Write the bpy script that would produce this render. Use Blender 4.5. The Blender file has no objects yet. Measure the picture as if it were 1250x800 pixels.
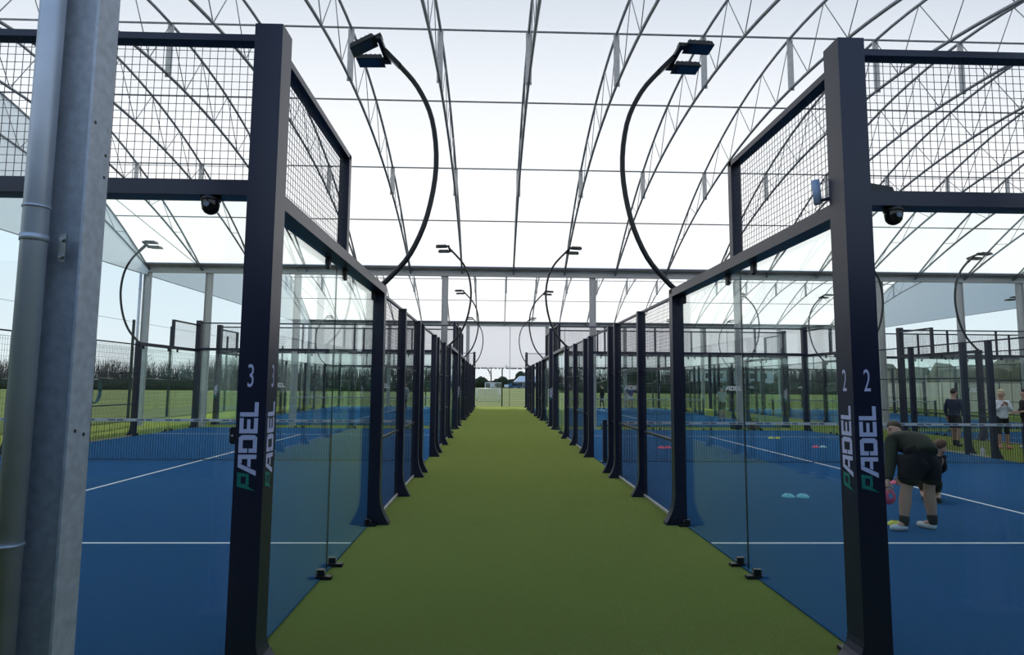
import bpy, bmesh, math, random
from mathutils import Vector, Matrix
random.seed(7)
PI = math.pi
sc = bpy.context.scene
col = sc.collection

# ------------------------------------------------------------------ camera
F = 741.0
cam_d = bpy.data.cameras.new('camera')
cam = bpy.data.objects.new('camera', cam_d); col.objects.link(cam)
cam_d.sensor_fit = 'HORIZONTAL'; cam_d.sensor_width = 36.0
cam_d.lens = 36.0 * F / 1250.0
cam_d.clip_start = 0.05; cam_d.clip_end = 2000
PITCH, YAW, ROLL, EYE = 0.0925, 0.0284, 0.0076, 1.7508
fw = Vector((math.sin(YAW)*math.cos(PITCH), math.cos(YAW)*math.cos(PITCH), math.sin(PITCH)))
rt = Vector((math.cos(YAW), -math.sin(YAW), 0)); up = rt.cross(fw)
r2 = rt*math.cos(ROLL) + up*math.sin(ROLL); u2 = -rt*math.sin(ROLL) + up*math.cos(ROLL)
M = Matrix((r2, u2, -fw)).transposed().to_4x4(); M.translation = (0, 0, EYE)
cam.matrix_world = M
sc.camera = cam

# ------------------------------------------------------------------ light, sky, exposure
SUN_TO = Vector((-0.233, 1.5, 1.0)).normalized()
world = bpy.data.worlds.new('sky'); sc.world = world; world.use_nodes = True
wn = world.node_tree; wn.nodes.clear()
wo = wn.nodes.new('ShaderNodeOutputWorld'); wb = wn.nodes.new('ShaderNodeBackground')
tcw = wn.nodes.new('ShaderNodeTexCoord'); sep = wn.nodes.new('ShaderNodeSeparateXYZ'); rmp = wn.nodes.new('ShaderNodeValToRGB')
rmp.color_ramp.elements[0].position = 0.0; rmp.color_ramp.elements[0].color = (.88, .93, .97, 1)     # hazy horizon
rmp.color_ramp.elements[1].position = 1.0; rmp.color_ramp.elements[1].color = (.22, .40, .80, 1)     # zenith
e = rmp.color_ramp.elements.new(.22); e.color = (.70, .85, 1.0, 1)
e = rmp.color_ramp.elements.new(.5); e.color = (.38, .60, .95, 1)
wn.links.new(tcw.outputs['Generated'], sep.inputs[0]); wn.links.new(sep.outputs['Z'], rmp.inputs[0])
wb.inputs['Strength'].default_value = 1.08
wn.links.new(rmp.outputs[0], wb.inputs[0]); wn.links.new(wb.outputs[0], wo.inputs[0])
sun_d = bpy.data.lights.new('sun', 'SUN'); sun_d.energy = 5.2; sun_d.angle = 0.02; sun_d.color = (1, .95, .88)
sun = bpy.data.objects.new('sun', sun_d); col.objects.link(sun)
sun.rotation_euler = (-SUN_TO).to_track_quat('-Z', 'Y').to_euler(); sun.location = (0, 60, 60)
sc.view_settings.view_transform = 'Standard'; sc.view_settings.look = 'None'
sc.view_settings.gamma = 1; sc.view_settings.use_curve_mapping = False
sc.view_settings.exposure = 0.0
sc.cycles.transparent_max_bounces = 48
sc.cycles.max_bounces = 8
sc.cycles.sample_clamp_indirect = 6

# ------------------------------------------------------------------ materials
def mat(name, colour, rough=.5, metal=0., spec=.5, noise=None, bump=None, sheen=0.):
    """noise=(scale, amount): colour mottling; bump=(scale, strength)"""
    m = bpy.data.materials.new(name); m.use_nodes = True
    nt = m.node_tree; b = nt.nodes['Principled BSDF']
    b.inputs['Base Color'].default_value = (*colour, 1); b.inputs['Roughness'].default_value = rough
    b.inputs['Metallic'].default_value = metal; b.inputs['Specular IOR Level'].default_value = spec
    if sheen: b.inputs['Sheen Weight'].default_value = sheen; b.inputs['Sheen Roughness'].default_value = .45
    tc = None
    if noise or bump: tc = nt.nodes.new('ShaderNodeTexCoord')
    if noise:
        n = nt.nodes.new('ShaderNodeTexNoise'); n.inputs['Scale'].default_value = noise[0]; n.inputs['Detail'].default_value = 5
        nt.links.new(tc.outputs['Object'], n.inputs['Vector'])
        r = nt.nodes.new('ShaderNodeValToRGB'); a = noise[1]
        r.color_ramp.elements[0].position = .3; r.color_ramp.elements[1].position = .7
        r.color_ramp.elements[0].color = (*[c*(1-a) for c in colour], 1)
        r.color_ramp.elements[1].color = (*[min(1, c*(1+a)) for c in colour], 1)
        nt.links.new(n.outputs[0], r.inputs[0]); nt.links.new(r.outputs[0], b.inputs['Base Color'])
    if bump:
        n2 = nt.nodes.new('ShaderNodeTexNoise'); n2.inputs['Scale'].default_value = bump[0]; n2.inputs['Detail'].default_value = 3
        nt.links.new(tc.outputs['Object'], n2.inputs['Vector'])
        bp = nt.nodes.new('ShaderNodeBump'); bp.inputs['Strength'].default_value = bump[1]; bp.inputs['Distance'].default_value = .02
        nt.links.new(n2.outputs[0], bp.inputs['Height']); nt.links.new(bp.outputs[0], b.inputs['Normal'])
    return m

def turf_mat(name, colour, a1, a2, rough, spec, sheen_tint, sheen):
    """short artificial pile: large worn patches, small tufts, fine relief"""
    m = mat(name, colour, rough, 0, spec); nt = m.node_tree; b = nt.nodes['Principled BSDF']
    b.inputs['Sheen Weight'].default_value = sheen; b.inputs['Sheen Roughness'].default_value = .38; b.inputs['Sheen Tint'].default_value = (*sheen_tint, 1)
    tc = nt.nodes.new('ShaderNodeTexCoord')
    n1 = nt.nodes.new('ShaderNodeTexNoise'); n1.inputs['Scale'].default_value = 1.1; n1.inputs['Detail'].default_value = 4
    n2 = nt.nodes.new('ShaderNodeTexNoise'); n2.inputs['Scale'].default_value = 60; n2.inputs['Detail'].default_value = 4
    for n in (n1, n2): nt.links.new(tc.outputs['Object'], n.inputs['Vector'])
    mr1 = nt.nodes.new('ShaderNodeMapRange'); mr1.inputs[1].default_value = .3; mr1.inputs[2].default_value = .7
    mr1.inputs[3].default_value = 1-a1; mr1.inputs[4].default_value = 1+a1
    mr2 = nt.nodes.new('ShaderNodeMapRange'); mr2.inputs[1].default_value = .3; mr2.inputs[2].default_value = .7
    mr2.inputs[3].default_value = 1-a2; mr2.inputs[4].default_value = 1+a2
    nt.links.new(n1.outputs[0], mr1.inputs[0]); nt.links.new(n2.outputs[0], mr2.inputs[0])
    mu = nt.nodes.new('ShaderNodeMath'); mu.operation = 'MULTIPLY'
    nt.links.new(mr1.outputs[0], mu.inputs[0]); nt.links.new(mr2.outputs[0], mu.inputs[1])
    vm = nt.nodes.new('ShaderNodeVectorMath'); vm.operation = 'SCALE'; vm.inputs[0].default_value = colour
    nt.links.new(mu.outputs[0], vm.inputs['Scale']); nt.links.new(vm.outputs[0], b.inputs['Base Color'])
    n3 = nt.nodes.new('ShaderNodeTexNoise'); n3.inputs['Scale'].default_value = 160; n3.inputs['Detail'].default_value = 2
    nt.links.new(tc.outputs['Object'], n3.inputs['Vector'])
    bp = nt.nodes.new('ShaderNodeBump'); bp.inputs['Strength'].default_value = .6; bp.inputs['Distance'].default_value = .02
    nt.links.new(n3.outputs[0], bp.inputs['Height']); nt.links.new(bp.outputs[0], b.inputs['Normal'])
    return m

def glass_mat(name, tint):
    m = bpy.data.materials.new(name); m.use_nodes = True; nt = m.node_tree; nt.nodes.clear()
    o = nt.nodes.new('ShaderNodeOutputMaterial'); mx = nt.nodes.new('ShaderNodeMixShader')
    t = nt.nodes.new('ShaderNodeBsdfTransparent'); t.inputs[0].default_value = (*tint, 1)
    g = nt.nodes.new('ShaderNodeBsdfGlossy'); g.inputs['Roughness'].default_value = .01; g.inputs[0].default_value = (.9, 1, .97, 1)
    lw = nt.nodes.new('ShaderNodeLayerWeight'); lw.inputs['Blend'].default_value = .5
    pw = nt.nodes.new('ShaderNodeMath'); pw.operation = 'POWER'; pw.inputs[1].default_value = 5
    f = nt.nodes.new('ShaderNodeMapRange'); f.inputs[3].default_value = .035; f.inputs[4].default_value = .9
    nt.links.new(lw.outputs['Facing'], pw.inputs[0]); nt.links.new(pw.outputs[0], f.inputs[0])
    nt.links.new(f.outputs[0], mx.inputs[0]); nt.links.new(t.outputs[0], mx.inputs[1]); nt.links.new(g.outputs[0], mx.inputs[2])
    nt.links.new(mx.outputs[0], o.inputs[0]); return m

def membrane_mat(name, d, t):
    m = bpy.data.materials.new(name); m.use_nodes = True; nt = m.node_tree; nt.nodes.clear()
    o = nt.nodes.new('ShaderNodeOutputMaterial'); a = nt.nodes.new('ShaderNodeAddShader')
    df = nt.nodes.new('ShaderNodeBsdfDiffuse'); df.inputs[0].default_value = (*d, 1)
    tr = nt.nodes.new('ShaderNodeBsdfTranslucent'); tr.inputs[0].default_value = (*t, 1)
    nt.links.new(df.outputs[0], a.inputs[0]); nt.links.new(tr.outputs[0], a.inputs[1]); nt.links.new(a.outputs[0], o.inputs[0])
    return m

MT = dict(
    green=turf_mat('green_turf', (.023, .034, .003), .24, .40, .7, .0, (.80, .92, .25), 1.0),
    blue=turf_mat('blue_turf', (.003, .028, .120), .07, .12, .7, .0, (.20, .54, .95), .78),
    field=mat('field_grass', (.105, .135, .028), .9, 0, .05, (.12, .15), (40, .4)),
    white_line=mat('white_line', (.75, .78, .80), .6),
    navy=mat('navy_powder_coat', (.009, .011, .034), .34, 0, .5),
    black=mat('black_metal', (.012, .012, .014), .4),
    wire=mat('dark_wire', (.018, .02, .028), .45),
    mast=mat('mast_black', (.016, .016, .02), .38),
    galv=mat('galvanised_steel', (.30, .32, .34), .5, .55, .5, (14, .16)),
    galv_col=mat('galvanised_column', (.50, .52, .56), .5, .25, .5, (22, .14), (60, .06)),
    galv_light=mat('galvanised_light', (.50, .51, .52), .5, .2, .5, (14, .12)),
    pipe=mat('pipe_zinc', (.62, .63, .67), .42, .35, .5, (5, .08)),
    dark_gutter=mat('gutter_brown_grey', (.12, .115, .115), .6),
    roof=membrane_mat('roof_membrane', (.34, .335, .325), (.585, .552, .495)),
    curtain=membrane_mat('curtain_membrane', (.40, .40, .42), (.33, .33, .35)),
    gable=membrane_mat('gable_membrane', (.38, .39, .40), (.56, .57, .59)),
    glass=glass_mat('tempered_glass', (.955, .985, .975)),
    lamp_glass=mat('lamp_glass', (.03, .07, .14), .15, 0, .8),
    white=mat('white_paint', (.80, .80, .82), .5),
    letter=mat('letter_white', (.62, .62, .85), .5),
    letter_green=mat('letter_green', (.01, .22, .17), .5),
    light_strip=mat('light_grey_strip', (.45, .43, .40), .5),
    clamp_pad=mat('clamp_steel', (.5, .5, .48), .3, .8),
    skin=mat('skin', (.50, .30, .22), .5), hair_brown=mat('hair_brown', (.09, .055, .03), .6),
    hair_red=mat('hair_auburn', (.12, .055, .03), .6), hair_blonde=mat('hair_blonde', (.75, .62, .38), .6),
    hair_dark=mat('hair_dark', (.02, .015, .012), .6),
    olive=mat('olive_knit', (.040, .042, .028), .9), blackcloth=mat('black_cloth', (.010, .010, .013), .9),
    navycloth=mat('navy_cloth', (.018, .026, .06), .9), whitecloth=mat('white_cloth', (.72, .74, .80), .9),
    greycloth=mat('grey_cloth', (.45, .5, .52), .9), bluecloth=mat('blue_cloth', (.05, .09, .25), .9),
    pinkshoe=mat('pink_shoe', (.65, .22, .18), .7), whiteshoe=mat('white_shoe', (.72, .72, .74), .6),
    sock=mat('dark_sock', (.03, .03, .04), .9), eye=mat('eye_dark', (.02, .015, .01), .3), lip=mat('lip', (.35, .12, .10), .5),
    pink=mat('pink_plastic', (.75, .10, .20), .45), cyan=mat('cyan_plastic', (.12, .55, .68), .45), yellow=mat('yellow_plastic', (.55, .60, .06), .45),
    palecyan=mat('pale_cyan_plastic', (.35, .6, .7), .45),
    net=mat('net_cord', (.012, .014, .02), .8), tape=mat('net_tape', (.60, .62, .66), .7), tape_dark=mat('tape_print', (.16, .19, .26), .7),
    bark=mat('bark', (.12, .10, .085), .9), ever=mat('evergreen', (.030, .045, .022), .9, 0, .2, (1.2, .4)),
    hedge=mat('hedge', (.045, .05, .028), .9, 0, .2, (1.5, .4)), fence_green=mat('fence_green', (.03, .05, .04), .5),
    bluecar=mat('car_blue', (.04, .14, .30), .3), whitecar=mat('car_white', (.7, .7, .7), .3), tyre=mat('tyre', (.02, .02, .02), .8),
    carglass=mat('car_glass', (.03, .04, .05), .1), roofwhite=mat('pale_roof', (.75, .74, .72), .6), wallgrey=mat('wall_grey', (.25, .24, .24), .8),
    cream=mat('cream_panel', (.55, .54, .48), .8), bag_brown=mat('bag_brown', (.16, .11, .07), .8), bag_dark=mat('bag_dark', (.03, .03, .04), .8),
    tube=mat('sensor_tube', (.35, .45, .65), .4), hose=mat('hose_blue', (.07, .16, .20), .6), red=mat('red_pad', (.75, .02, .03), .5),
    building=mat('shade_block_dark', (.07, .07, .075), .8), stain=mat('zinc_seam', (.12, .11, .16), .6),  # building: dark tone of the unseen block added for shade
)

# ------------------------------------------------------------------ mesh helpers
class MB:
    def __init__(s): s.v = []; s.f = []; s.m = []; s.sm = []
    def add(s, vs, fs, mi=0, smooth=False):
        o = len(s.v); s.v += [tuple(v) for v in vs]
        for f in fs: s.f.append([i+o for i in f]); s.m.append(mi); s.sm.append(smooth)
        return s
    def box(s, a, b, mi=0):
        x0, y0, z0 = a; x1, y1, z1 = b
        return s.add([(x0,y0,z0),(x1,y0,z0),(x1,y1,z0),(x0,y1,z0),(x0,y0,z1),(x1,y0,z1),(x1,y1,z1),(x0,y1,z1)],
              [(0,3,2,1),(4,5,6,7),(0,1,5,4),(1,2,6,5),(2,3,7,6),(3,0,4,7)], mi)
    def bar(s, p, q, w, h=None, mi=0, upv=(0,0,1)):
        """box section from p to q"""
        p = Vector(p); q = Vector(q); h = h or w; d = (q-p).normalized(); u = Vector(upv)
        if abs(d.dot(u)) > .98: u = Vector((0,1,0))
        a = d.cross(u).normalized()*w/2; b = a.cross(d).normalized()*h/2
        vs = [p-a-b, p+a-b, p+a+b, p-a+b, q-a-b, q+a-b, q+a+b, q-a+b]
        return s.add(vs, [(0,3,2,1),(4,5,6,7),(0,1,5,4),(1,2,6,5),(2,3,7,6),(3,0,4,7)], mi)
    def wire(s, p, q, w, mi=0):
        p = Vector(p); q = Vector(q); d = (q-p).normalized(); u = Vector((0,0,1))
        if abs(d.dot(u)) > .9: u = Vector((0,1,0))
        a = d.cross(u).normalized()*w/2; b = a.cross(d).normalized()*w/2
        return s.add([p-a-b, p+a-b, p+a+b, p-a+b, q-a-b, q+a-b, q+a+b, q-a+b], [(0,1,5,4),(1,2,6,5),(2,3,7,6),(3,0,4,7)], mi)
    def tube(s, pts, r, n=8, mi=0, caps=True):
        pts = [Vector(p) for p in pts]; rs = r if isinstance(r, (list, tuple)) else [r]*len(pts)
        o = len(s.v); ref = None
        for i, p in enumerate(pts):
            t = (pts[min(i+1, len(pts)-1)] - pts[max(i-1, 0)]).normalized()
            if ref is None:
                ref = Vector((0,0,1)) if abs(t.z) < .9 else Vector((1,0,0))
            a = t.cross(ref).normalized(); b = a.cross(t).normalized(); ref = b
            for k in range(n):
                an = 2*PI*k/n; s.v.append(tuple(p + (a*math.cos(an) + b*math.sin(an))*rs[i]))
        for i in range(len(pts)-1):
            for k in range(n):
                k2 = (k+1) % n
                s.f.append([o+i*n+k, o+i*n+k2, o+(i+1)*n+k2, o+(i+1)*n+k]); s.m.append(mi); s.sm.append(True)
        if caps:
            s.f.append([o+k for k in range(n)][::-1]); s.m.append(mi); s.sm.append(False)
            e = o+(len(pts)-1)*n; s.f.append([e+k for k in range(n)]); s.m.append(mi); s.sm.append(False)
        return s
    def lathe(s, prof, c=(0,0,0), n=16, mi=0):
        o = len(s.v)
        for (r, z) in prof:
            for k in range(n):
                an = 2*PI*k/n; s.v.append((c[0]+r*math.cos(an), c[1]+r*math.sin(an), c[2]+z))
        for i in range(len(prof)-1):
            for k in range(n):
                k2 = (k+1) % n; s.f.append([o+i*n+k, o+i*n+k2, o+(i+1)*n+k2, o+(i+1)*n+k]); s.m.append(mi); s.sm.append(True)
        return s
    def loft(s, rings, mi=0, smooth=False):
        o = len(s.v); n = len(rings[0])
        for r in rings: s.v += [tuple(p) for p in r]
        for i in range(len(rings)-1):
            for k in range(n):
                k2 = (k+1) % n; s.f.append([o+i*n+k, o+i*n+k2, o+(i+1)*n+k2, o+(i+1)*n+k]); s.m.append(mi); s.sm.append(smooth)
        s.f.append([o+k for k in range(n)][::-1]); s.m.append(mi); s.sm.append(False)
        e = o+(len(rings)-1)*n; s.f.append([e+k for k in range(n)]); s.m.append(mi); s.sm.append(False)
        return s
    def mesh(s, name, mats):
        me = bpy.data.meshes.new(name); me.from_pydata(s.v, [], s.f)
        for m in (mats if isinstance(mats, (list, tuple)) else [mats]): me.materials.append(m)
        me.polygons.foreach_set('material_index', s.m); me.polygons.foreach_set('use_smooth', s.sm)
        me.update(); return me
    def build(s, name, mats, parent=None, loc=None):
        o = bpy.data.objects.new(name, s.mesh(name, mats)); col.objects.link(o)
        if parent: o.parent = parent
        if loc: o.location = loc
        return o

def tag(o, label=None, cat=None, group=None, kind=None):
    if label: o['label'] = label
    if cat: o['category'] = cat
    if group: o['group'] = group
    if kind: o['kind'] = kind
    return o
def empty(name, loc=(0,0,0), rz=0, label=None, cat=None, group=None, kind=None):
    o = bpy.data.objects.new(name, None); col.objects.link(o); o.location = loc; o.rotation_euler = (0,0,rz)
    o.empty_display_size = .1
    return tag(o, label, cat, group, kind)
def copy_tree(o, parent=None):
    c = o.copy(); col.objects.link(c)
    if parent: c.parent = parent
    for ch in list(o.children): copy_tree(ch, c)
    return c

# ------------------------------------------------------------------ layout numbers
W = 10.1                                   # width of a court
D0, D1 = 3.83, 25.40                       # near ends of the two rows of courts
XC = (-11.51, 2.29, 16.1)                  # left edges of the three columns of courts
Y_G = (2.9, 24.6, 46.3)                    # gutter lines of the canopy
XA, XB = -14.0, 28.04                      # canopy edges
S = (3.97, 5.85, 7.75, 8.40, 10.97, 11.80, 13.80, 16.0)   # side posts along a court
Z3A, Z3, Z4, ZP, ZM = 2.893, 2.992, 3.944, 4.096, 2.93

# ------------------------------------------------------------------ setting: ground, turf, courts
g = MB().add([(-400,-60,-.04),(400,-60,-.04),(400,500,-.04),(-400,500,-.04)], [(0,1,2,3)])
tag(g.build('ground', MT['field']), 'sunlit grass playing field around the canopy', kind='structure')
t = MB().add([(-15.6,-9,0),(29.5,-9,0),(29.5,46.9,0),(-15.6,46.9,0)], [(0,1,2,3)])
t.add([(-15.6,-9,-.04),(29.5,-9,-.04),(29.5,46.9,-.04),(-15.6,46.9,-.04)], [(0,3,2,1)])
tag(t.build('floor', MT['green']), 'short green artificial turf of the walkway between the courts', kind='structure')
for r, y0 in enumerate((D0, D1)):
    for x0 in XC:
        b = MB().box((x0+.124, y0+.096, 0), (x0+W-.124, y0+19.904, .012))
        s = tag(b.build('court_surface', MT['blue']), 'blue artificial turf playing surface', kind='structure')
        z0, z1 = .0125, .0145
        for ya in (2.98, 16.92): MB().box((x0+.13, y0+ya, z0), (x0+W-.13, y0+ya+.05, z1)).build('court_line', MT['white_line'], s)
        MB().box((x0+W/2-.03, y0+2.83, z0), (x0+W/2+.03, y0+2.97, z1)).build('court_line', MT['white_line'], s)
        MB().box((x0+W/2-.03, y0+3.04, z0), (x0+W/2+.03, y0+16.9, z1)).build('court_line', MT['white_line'], s)

# unseen dark block with overhang, added behind the viewer to darken the foreground
cb = empty('shade_block', (0, -3.6, 0), label='unseen dark block with a deep overhang, added behind the viewer for shade', cat='building')
MB().box((-16,-5,0),(30,0,3.1)).build('wall', MT['building'], cb)
MB().box((-16.3,-5.3,3.1),(30.3,3.2,3.35)).build('shade_overhang', MT['building'], cb)  # overhang added to keep light off the near turf
for x in range(-14, 28, 4): MB().box((x,-.02,.1),(x+2.6,.03,2.3)).build('window', MT['carglass'], cb)  # dark panes on the added, unseen block

# ------------------------------------------------------------------ canopy
def arch_top(t): return 10.10 - 3.85*t*t
def arch_bot(t): return 8.85 - 2.62*t*t
HALF = 10.85
for v in range(2):
    yc = (Y_G[v]+Y_G[v+1])/2
    m = MB(); n = 32
    ring = [(yc + HALF*(2*i/n-1), arch_top(2*i/n-1)+.07) for i in range(n+1)]
    vs = [(x, y, z) for (y, z) in ring for x in (XA, XB)]
    m.add(vs, [(2*i, 2*i+1, 2*i+3, 2*i+2) for i in range(n)], smooth=True)
    tag(m.build('ceiling', MT['roof']), 'white translucent fabric roof of an arched canopy vault', kind='structure')
    for side, x in (('left', XA), ('right', XB)):
        m = MB(); vs = []
        for (y, z) in ring: vs += [(x, y, max(6.0, z)), (x, y, 6.0)]
        m.add(vs, [(2*i, 2*i+1, 2*i+3, 2*i+2) for i in range(n)])
        o = tag(m.build('wall_'+side, MT['gable']), 'pale grey fabric gable under the canopy edge', kind='structure')
        MB().bar((x, Y_G[v], 6.0), (x, Y_G[v+1], 6.0), .03).build('hem_bar', MT['galv'], o)
# fabric curtain across the far end, in widths with seams
cur = empty('wall_back', (0, 46.36, 0), kind='structure', label='pale grey translucent fabric curtain across the far end')
random.seed(12)
edges_c = [XA] + [1.17 + 4.2*k for k in range(-3, 7)] + [XB]
for xa, xb in zip(edges_c[:-1], edges_c[1:]):
    MB().add([(xa,0,2.93),(xb,0,2.93),(xb,0,6.1),(xa,0,6.1)], [(0,1,2,3)]).build('curtain_panel', MT['curtain'], cur)
    m = MB(); x = xa + .05
    while x < xb - .1:
        w = random.uniform(.1, .5); m.box((x,-.02,2.90-random.uniform(0,.05)), (min(x+w, xb),.02,2.965)); x += w + random.uniform(.03, .14)
    m.build('hem_loops', MT['dark_gutter'], cur)
for x in edges_c[1:-1]: MB().tube([(x,.03,0),(x,.03,6.1)], .022, 6).build('curtain_pole', MT['black'], cur)

# trusses: one lens shaped lattice arch, copied
def ypt(t): return HALF*t
def make_truss(split):
    root = empty('roof_truss')
    n = 36; ts = [2*i/n-1 for i in range(n+1)]
    MB().tube([(0, ypt(t), arch_top(t)) for t in ts], .036, 6).build('top_chord', MT['galv'], root)
    MB().tube([(0, ypt(t), arch_bot(t)) for t in ts], .036, 6).build('bottom_chord', MT['galv'], root)
    nb = 14; web = MB()
    nodes = []
    for i in range(nb):
        ta = -1 + 2*i/nb; tb = ta + 2/nb; tm = (ta+tb)/2
        nodes.append(((0, ypt(ta*.985), arch_top(ta*.985)), (0, ypt(tm), arch_bot(tm))))
        nodes.append(((0, ypt(tm), arch_bot(tm)), (0, ypt(tb*.985), arch_top(tb*.985))))
    for p, q in nodes:
        if split: MB().tube([p, q], .011, 5).build('brace_bar', MT['galv'], root)
        else: web.tube([p, q], .011, 5)
    if not split: web.build('lattice', MT['galv'], root)
    for t in (-6.05/HALF, 0, 6.05/HALF):
        m = MB().box((-.07, ypt(t)-.012, arch_bot(t)-.05), (.07, ypt(t)+.012, arch_top(t)+.03))
        m.tube([(0, ypt(t)-.03, arch_bot(t)), (0, ypt(t)+.03, arch_bot(t))], .05, 8)
        m.build('splice_plate', MT['galv_light'], root)
    return root
ORD = ['', 'first', 'second', 'third', 'fourth', 'fifth', 'sixth', 'seventh', 'eighth', 'ninth', 'tenth', 'eleventh', 'twelfth', 'thirteenth']
for v in range(2):
    proto = make_truss(v == 0); first = True
    for k in range(-7, 14):
        o = proto if first else copy_tree(proto); first = False
        o.location = (.74+2.1*k, (Y_G[v]+Y_G[v+1])/2, 0)
        where = 'over the walkway centre' if k == 0 else f"{ORD[abs(k)]} {'left' if k < 0 else 'right'} of the walkway centre"
        tag(o, f"arched lattice truss, {where}, under the {'near' if v == 0 else 'far'} roof vault", 'roof truss',
            f"lattice trusses of the {'near' if v == 0 else 'far'} vault")
# purlins across the trusses
PUR = ((0, 'crown'), (3.05, 'first below the crown'), (6.05, 'second below the crown'), (8.45, 'lowest before the gutter'))
for v in range(2):
    yc = (Y_G[v]+Y_G[v+1])/2
    for off, nm in PUR:
        for sgn in ((1,) if off == 0 else (1, -1)):
            y = yc + sgn*off; z = arch_top(off/HALF)+.02
            o = MB().tube([(XA, y, z), (XB, y, z)], .024, 6).build('purlin', MT['galv'])
            tag(o, f"thin steel purlin, {nm}, on the {'far' if sgn > 0 else 'near'} slope of the {'near' if v == 0 else 'far'} vault" if off else
                f"thin steel purlin along the crown of the {'near' if v == 0 else 'far'} vault", 'purlin', 'purlins under the fabric roof')
# tension braces in the edge bays
for v in range(2):
    yc = (Y_G[v]+Y_G[v+1])/2
    for nm, xa, xb in (('left', XA, XA+2.1), ('right', XB-.1, XB-2.1)):
        t1 = 6.05/HALF
        o = MB().tube([(xa+.02, yc+6.05, arch_top(t1)-.03), (xb, yc+HALF*.98, arch_top(.98)-.05)], .014, 5).build('tension_brace', MT['galv'])
        tag(o, f"thin steel diagonal brace in the {nm} edge bay of the {'near' if v == 0 else 'far'} vault roof", 'brace')
# gutter beams on columns
for yg, nm in zip(Y_G, ('above the nearest columns', 'between the two rows of courts', 'along the far end of the canopy')):
    root = empty('gutter_beam', (0, yg, 0), label=f'long galvanised gutter beam {nm}', cat='beam')
    m = MB().box((XA-.1,-.006,6.14),(XB+.1,.006,6.38)); m.box((XA-.1,-.075,6.12),(XB+.1,.075,6.135)); m.box((XA-.1,-.075,6.365),(XB+.1,.075,6.38))
    m.build('beam', MT['galv_light'], root)
    m = MB().box((XA-.1,-.19,6.38),(XB+.1,.19,6.40)); m.box((XA-.1,-.20,6.38),(XB+.1,-.19,6.52)); m.box((XA-.1,.19,6.38),(XB+.1,.20,6.52))
    m.build('gutter', MT['dark_gutter'], root)
def make_column(root, mt):
    m = MB().box((-.115,-.004,0),(.115,.004,6.12)); m.build('web', mt, root)
    for s in (-1, 1): MB().box((min(s*.115,s*.127),-.075,0),(max(s*.115,s*.127),.075,6.12)).build('flange', mt, root)
    m = MB().box((-.17,-.13,.0),(.17,.13,.02)); m.build('base_plate', mt, root)
CX = (-14.0, -8.0, -2.045, 4.0, 10.0, 16.0, 22.0, 28.0)
for r, yg in enumerate(Y_G):
    proto = None
    for i, cx in enumerate(CX):
        if r == 0 and i == 2: continue
        if proto is None:
            proto = empty('steel_column'); make_column(proto, MT['galv_light']); o = proto
        else: o = copy_tree(proto)
        o.location = (cx, yg, 0)
        tag(o, f"galvanised steel column, {['outermost left','second from the left edge','just left of the walkway','just right of the walkway','third right of the walkway','fourth right of the walkway','second from the right edge','outermost right'][i]}, {['nearest row before the courts','row between the near and far courts','far end row'][r]}", 'column', 'galvanised canopy columns')

for cx, nm in ((-11.55, 'slim galvanised column next to the outermost left one, between the court rows'), (19.4, 'slim galvanised column behind the walking man, between the court rows')):
    o = copy_tree(proto); o.location = (cx, 24.6, 0); tag(o, nm, 'column', 'galvanised canopy columns')
root = empty('downpipe', (-14.28, 24.6, 0), label='thin rainwater downpipe beside the outermost left column', cat='pipe')
MB().tube([(0,0,0),(0,0,6.25)], .05, 10).build('pipe', MT['pipe'], root)
for z in (1.2, 3.4, 5.4): MB().tube([(0,0,z),(0,0,z+.04)], .058, 10).build('collar', MT['pipe'], root)

# the big galvanised column close to the camera with its downpipe
root = empty('steel_column', (-2.045, 2.9, 0), label='large galvanised steel column with bolt holes, closest to the viewer at the left edge', cat='column')
make_column(root, MT['galv_col'])
m = MB()
for (y, z) in ((-.045, 2.98), (.045, 2.85), (.045, 2.74), (-.03, 1.52), (.03, 1.50)): m.tube([(.126, y, z), (.1285, y, z)], .009, 8)
m.build('bolt_hole', MT['black'], root)
MB().box((.095,-.0062,.3),(.113,-.0042,3.2)).build('weld_seam', MT['stain'], root)
root = empty('downpipe', (-2.118, 2.80, 0), label='round zinc rainwater downpipe clipped to the nearest column', cat='pipe')
MB().tube([(0,0,.0),(0,0,6.3)], .052, 24).build('pipe', MT['pipe'], root)
for z, h in ((2.545, .012), (2.40, .03), (1.03, .012)):
    MB().tube([(0,0,z-h/2),(0,0,z+h/2)], .056, 24).build('collar', MT['pipe'], root)
m = MB().box((.05,.05,2.35),(.10,.058,2.37)); m.box((.085,.04,2.30),(.115,.052,2.43))
for z in (2.325, 2.405): m.tube([(.10,.04,z),(.10,.028,z)], .011, 6)
m.build('clip', MT['clamp_pad'], root)

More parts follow.
